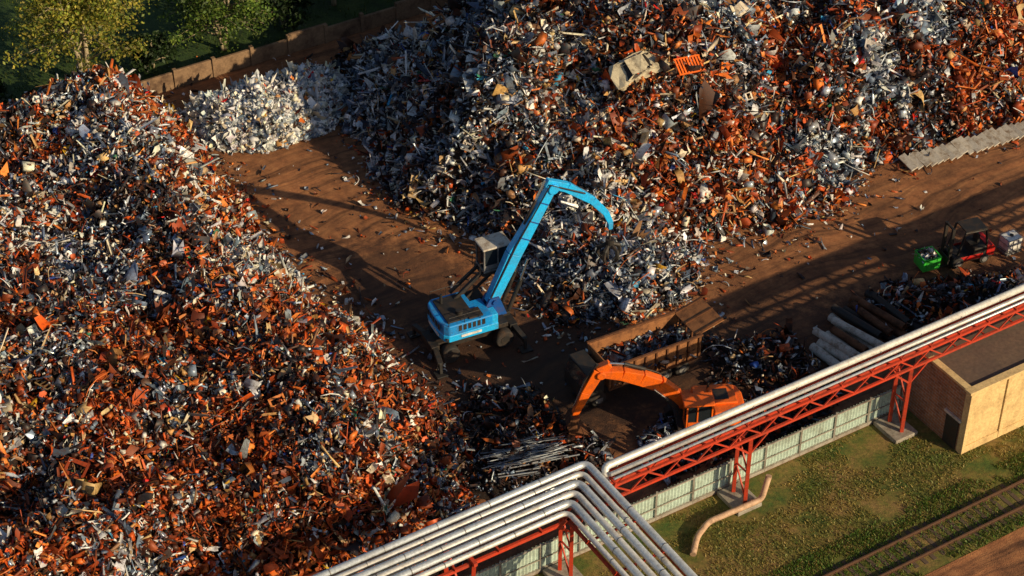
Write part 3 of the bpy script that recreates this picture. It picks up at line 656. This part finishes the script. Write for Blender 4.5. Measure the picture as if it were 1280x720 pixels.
b=MB(); b.cyl((4.6,-.15,5.12),(5.5,-.15,5.25),.06); b.cyl((6.85,-.15,4.15),(7.45,-.15,2.3),.05)
for s in(-.5,.2): b.cyl((2.2,s,2.6),(3.0,s,3.4),.06)
b.obj('cylinder_rods','chrome',ex)
b=MB(); prof=[(7.15,1.75),(7.65,1.75),(7.9,1.2),(7.75,.6),(7.3,.3),(6.8,.35),(6.65,.45),(7.2,.75),(7.35,1.2)]
b.prism(prof,-.65,.35)
for i in range(5): b.box((6.6,-.58+i*.21,.38),(.25,.08,.06))
b.obj('bucket','rust',ex,.02)
# --- tipper truck with open scrap body
tt=empty('tipper_truck',(7.9,-8.3,0),AX-.05)
def openbox(mb,x0,x1,w,z0,z1,t=.08):
    mb.box(((x0+x1)/2,0,z0+t/2),(x1-x0,w,t))
    for s in(-1,1): mb.box(((x0+x1)/2,s*(w/2-t/2),(z0+z1)/2+t/2),(x1-x0,t,z1-z0-t))
    mb.box((x0+t/2,0,(z0+z1)/2+t/2),(t,w-2*t-.004,z1-z0-t)); 
b=MB(); openbox(b,-3.3,2.9,2.5,1.15,2.75); b.box((-.2,0,1.0),(6.1,1.0,.26)); b.obj('body','rustl',tt,.01)
b=MB()
for s in(-1,1):
    for i in range(9): b.box((-3.1+i*.73,s*1.3,1.92),(.12,.1,1.5))
    b.box((-.2,s*1.29,2.78),(6.3,.14,.12)); b.box((-.2,s*1.29,1.15),(6.3,.12,.12))
for j in range(4): b.box((2.86,-.95+j*.63,1.9),(.1,.1,1.4))
b.obj('ribs','rust',tt,.01)
R=Matrix.Rotation(-.25,3,'Y'); b=MB(); b.box((3.55,.1,2.95),(1.9,2.5,.07),R); b.beam((2.8,1.3,2.7),(3.4,1.3,2.0),.08)
b.obj('raised_tailgate','rustl',tt)
b=MB()
for j in(-1.0,0.1,1.2): b.box((3.57,j,3.01),(1.9,.1,.08),R)
b.obj('tailgate_ribs','rust',tt)
u=MB();hb=MB()
for xx in(-3.9,.6,1.8):
    for s in(-.95,.95): wheel(u,hb,(xx,s,.5),.5,.42)
u.obj('tyres','rubber',tt,smooth=True); hb.obj('wheel_hubs','grey',tt)
b=MB(); b.box((-1,0,.85),(7.2,.85,.22)); b.prism([(-4.9,.6),(-3.6,.6),(-3.6,2.5),(-4.6,2.5),(-4.9,1.7)],-1.2,1.2); b.obj('chassis_and_cab','dark',tt,.05)
b=MB(); b.prism([(-4.96,1.68),(-4.9,1.62),(-4.58,2.38),(-4.66,2.42)],-1.0,1.0); b.obj('windscreen','glass',tt)
n=800; lx=rng.uniform(-3.1,2.7,n); ly=rng.uniform(-1.1,1.1,n); ob=junk('scrap_load',lx,ly,1.65+rng.random(n)*.3,rng.uniform(.2,.6,n),np.tile([.05,.03,.40,.5,.01,.01],(n,1)),tilt=.35); ob.parent=tt
# --- forklift
fk=empty('forklift',(28.6,2.9,0),math.radians(200)); fk.scale=(1.18,1.18,1.18)
u=MB();hb=MB()
for xx,r in((.75,.36),(-.85,.3)):
    for s in(-.55,.55): wheel(u,hb,(xx,s,r),r,.28)
u.obj('tyres','rubber',fk,smooth=True); hb.obj('wheel_hubs','grey',fk)
b=MB(); b.prism([(-1.35,.3),(1.05,.3),(1.05,.75),(.45,.8),(.35,.6),(-.1,.6),(-.2,1.05),(-1.2,1.1),(-1.4,.8)],-.6,.6); b.obj('body','dark',fk,.06)
b=MB(); b.prism([(-1.42,.45),(-.95,.45),(-.95,1.12),(-1.25,1.15),(-1.46,.95)],-.64,.64); b.box((0,.612,.55),(1.5,.03,.3)); b.box((0,-.612,.55),(1.5,.03,.3)); b.obj('counterweight','red',fk,.06)
b=MB()
for s in(-.5,.5): b.tube([(-1.0,s,1.05),(-.8,s,2.15),(.45,s,2.2),(.75,s,.8)],.07,8)
b.box((-.2,0,2.24),(1.25,1.05,.06))
for s in(-.35,.35): b.box((1.15,s,1.35),(.16,.16,2.4))
b.box((1.15,0,2.5),(.1,.8,.1)); b.box((1.15,0,1.2),(.1,.8,.1)); b.box((1.28,0,.5),(.06,1.0,.5))
for s in(-.3,.3): b.box((1.75,s,.16),(.95,.12,.05))
b.box((-.35,0,1.1),(.5,.5,.12)); b.box((-.6,0,1.4),(.12,.48,.5)); b.tube([(.35,0,.8),(.2,0,1.3)],.03,6); b.obj('mast_guard_forks_seat','dark',fk)
gb=empty('green_waste_bin',(26.1,2.0,.22),math.radians(200)); gb.scale=(.9,.9,.95)
b=MB(); t=.05; b.box((0,0,.03),(1.3,1.3,.06))
for s in(-1,1): b.box((s*.64,0,.5),(t,1.33,.9)); b.box((0,s*.64,.5),(1.23,t,.9))
for s in(-1,1): b.box((s*.66,0,.96),(.09,1.4,.07)); b.box((0,s*.66,.955),(1.23,.09,.07)); b.box((s*.4,.67,.5),(.07,.05,.88)); b.box((s*.4,-.67,.5),(.07,.05,.88))
b.obj('bin_walls','green',gb,.01)
n=160; ob=junk('bin_contents',rng.uniform(-.5,.5,n),rng.uniform(-.5,.5,n),.72+rng.random(n)*.2,rng.uniform(.15,.35,n),np.tile([.02,.5,.2,.3,.05,.02],(n,1)),tilt=.4); ob.parent=gb
# --- white tank (IBC)
ib=empty('intermediate_bulk_container',(31.7,3.9,0),.5)
MB().box((0,0,.68),(1.1,.95,.95)).obj('plastic_tank','white',ib,.08); MB().cyl((0,0,1.14),(0,0,1.22),.13).obj('lid','dark',ib)
b=MB(); b.box((0,0,.08),(1.2,1.0,.14))
for z in(.35,.75,1.15):
    for s in(-1,1): b.beam((-.58,s*.5,z),(.58,s*.5,z),.025); b.beam((s*.58,-.5,z),(s*.58,.5,z),.025)
for xx in(-.58,-.2,.2,.58):
    for s in(-1,1): b.beam((xx,s*.5,.1),(xx,s*.5,1.16),.025)
b.obj('cage_and_pallet','grey',ib)
# --- stacked pipes
ps=empty('pipe_stack')
def hollow(mb,p0,p1,r,n=16,t=.82):
    p0=Vector(p0);p1=Vector(p1); d=(p1-p0).normalized(); u_=d.cross(Vector((0,0,1))).normalized(); w_=u_.cross(d); vs=[];fs=[]
    for p,rr_ in((p0,r*t),(p0,r),(p1,r),(p1,r*t)):
        for k in range(n): a=2*math.pi*k/n; vs.append(p+(u_*math.cos(a)+w_*math.sin(a))*rr_)
    for i in range(4):
        for k in range(n): fs.append((i*n+k,i*n+(k+1)%n,((i+1)%4)*n+(k+1)%n,((i+1)%4)*n+k))
    mb.add(vs,fs)
cw=MB(); cd=MB(); cr=MB()
for i in range(10):
    cx=18.6+i*.50; cy=-7.0+i*.50; ln=random.uniform(1.0,1.6) if i<4 else random.uniform(1.9,2.5); r=random.uniform(.24,.33); an=math.radians(-50+random.uniform(-6,6)); d=Vector((math.cos(an),math.sin(an),0))
    c=Vector((cx,cy,r))+d*random.uniform(-.3,.5); hollow([cw,cw,cw,cd,cw,cr,cd,cr,cr,cd][i],c-d*ln,c+d*ln,r)
for i in range(7):
    cx=19.3+i*.6; cy=-6.4+i*.58; ln=random.uniform(1.2,2.1); r=.24; an=math.radians(-50+random.uniform(-9,9)); d=Vector((math.cos(an),math.sin(an),random.uniform(-.04,.04))); c=Vector((cx,cy,.78))+d*random.uniform(-.5,.5); hollow([cw,cr,cw,cd,cr,cr,cd][i],c-d*ln,c+d*ln,r)
cw.obj('pale_pipes','concw',ps); cd.obj('dark_pipes','dark',ps); cr.obj('rusty_pipes','rust',ps)
# --- rebar bundle
rb=MB()
for i in range(70):
    an=math.radians(random.gauss(14,9)); d=Vector((math.cos(an),math.sin(an),random.gauss(0,.05))); c=Vector((.9+random.uniform(-1.2,1.2),-16.3+random.gauss(0,.6),.75+random.random()*.4)); l=random.uniform(.7,2.0); rb.cyl(c-d*l,c+d*l,random.choice([.02,.03,.045]),6)
rb.obj('steel_rod_bundle','rod')
# --- concrete slabs row, tipped against each other like books
sb=empty('concrete_slab_stack')
mb=MB()
for i in range(21):
    t=i/20; x0=26.7+9.4*t; y0=13.2+4.5*t+random.uniform(-.12,.12); R=Matrix.Rotation(AX-.05+random.uniform(-.05,.05),3,'Z')@Matrix.Rotation(math.radians(-24+random.uniform(-5,5)),3,'Y')@Matrix.Rotation(math.radians(random.uniform(8,14)),3,'X')
    mb.box((x0,y0,.32+.1*random.random()),(random.uniform(.46,.56),random.uniform(1.25,1.6),.11),R)
mb.obj('leaning_slabs','concw',sb,.02)
# --- crushed car
def car(name,x,y,rz,tx,ty,mat,seed,dz=.1):
    rnd=random.Random(seed); e=empty(name,(x,y,H(x,y)+dz),rot=(tx,ty,rz))
    def crumple(ob,a=.05):
        for v in ob.data.vertices: v.co+=Vector((rnd.uniform(-a,a),rnd.uniform(-a,a),rnd.uniform(-a,a)))
    secs=[(-2.0,.35,.72,.78),(-1.6,.25,.85,.84),(-.9,.22,.88,.86),(0,.22,.88,.86),(.9,.22,.86,.86),(1.6,.26,.76,.82),(2.05,.36,.6,.7)]
    vs=[];fs=[]
    for xx,z0,z1,w in secs: vs+=[(xx,-w*.92,z0),(xx,-w,(z0+z1)/2),(xx,-w*.94,z1),(xx,0,z1+.05),(xx,w*.94,z1),(xx,w,(z0+z1)/2),(xx,w*.92,z0),(xx,0,z0)]
    n=8
    for i in range(len(secs)-1):
        for k in range(n): fs.append((i*n+k,i*n+(k+1)%n,(i+1)*n+(k+1)%n,(i+1)*n+k))
    fs+=[tuple(range(n)),tuple(range((len(secs)-1)*n,len(secs)*n))]
    crumple(MB().add(vs,fs).obj('body_shell',mat,e,.02),.16)
    b=MB(); b.add([(-1.25,-.7,.8),(-1.25,.7,.8),(-.85,.55,1.0),(-.85,-.55,1.0),(.85,-.7,.8),(.85,.7,.8),(.35,.56,1.0),(.35,-.56,1.0)],[(0,1,2,3),(4,7,6,5),(0,3,7,4),(1,5,6,2),(3,2,6,7),(0,4,5,1)]); b.obj('dark_cabin_block','dark',e)  # solid dark block, its colour standing in for shade inside the bare windows
    b=MB(); b.add([(-.9,-.6,1.12),(-.9,.6,1.16),(-.3,.6,1.02),(-.3,-.6,1.1),(.35,.58,1.12),(.35,-.58,1.0)],[(0,1,2,3),(3,2,4,5)])
    for s in(-1,1): b.beam((-1.28,s*.72,.84),(-.85,s*.58,1.12),.1); b.beam((.9,s*.72,.82),(.36,s*.58,1.06),.1); b.beam((-.25,s*.72,.84),(-.25,s*.6,1.06),.1)
    crumple(b.obj('roof_and_pillars',mat,e),.06)
car('crushed_car',8.2,12.0,.5,.35,-.2,'cream',1,-.3)
gr=empty('metal_grate',(11.4,12.0,H(11.4,12.0)+.5),rot=(.6,.1,.5)); b=MB()
for i in range(9): b.box((-.9+i*.225,0,0),(.12,1.1,.06))
for s in(-1,1): b.box((0,s*.55,.0),(2.0,.08,.1)) 
b.obj('slats','orange',gr)
# ------------------------------------------------------------------ camera / light
cd_=bpy.data.cameras.new('camera'); cam=bpy.data.objects.new('camera',cd_); COL.objects.link(cam); cd_.lens=70; cd_.sensor_width=36; cd_.clip_end=2500
cam.location=(0,-97.7,76.3); cam.rotation_euler=(math.radians(52),0,0); S.camera=cam
el=math.radians(22); az=Vector((.83,-.56,0)).normalized(); sd=Vector((az.x*math.cos(el),az.y*math.cos(el),math.sin(el)))
sl=bpy.data.lights.new('sun','SUN'); so=bpy.data.objects.new('sun',sl); COL.objects.link(so); sl.energy=5.0; sl.color=(1,.80,.50); sl.angle=math.radians(.5)
so.rotation_euler=(-sd).to_track_quat('-Z','Y').to_euler()
w=bpy.data.worlds.new('World'); S.world=w; w.use_nodes=True; nt=w.node_tree; bg=nt.nodes['Background']; sk=nt.nodes.new('ShaderNodeTexSky'); sk.sky_type='NISHITA'; sk.sun_disc=False
sk.sun_elevation=el; sk.sun_rotation=math.atan2(az.x,az.y); nt.links.new(sk.outputs[0],bg.inputs[0]); bg.inputs[1].default_value=.075
S.view_settings.view_transform='Standard'; S.view_settings.look='None'; S.view_settings.exposure=0; S.view_settings.gamma=1
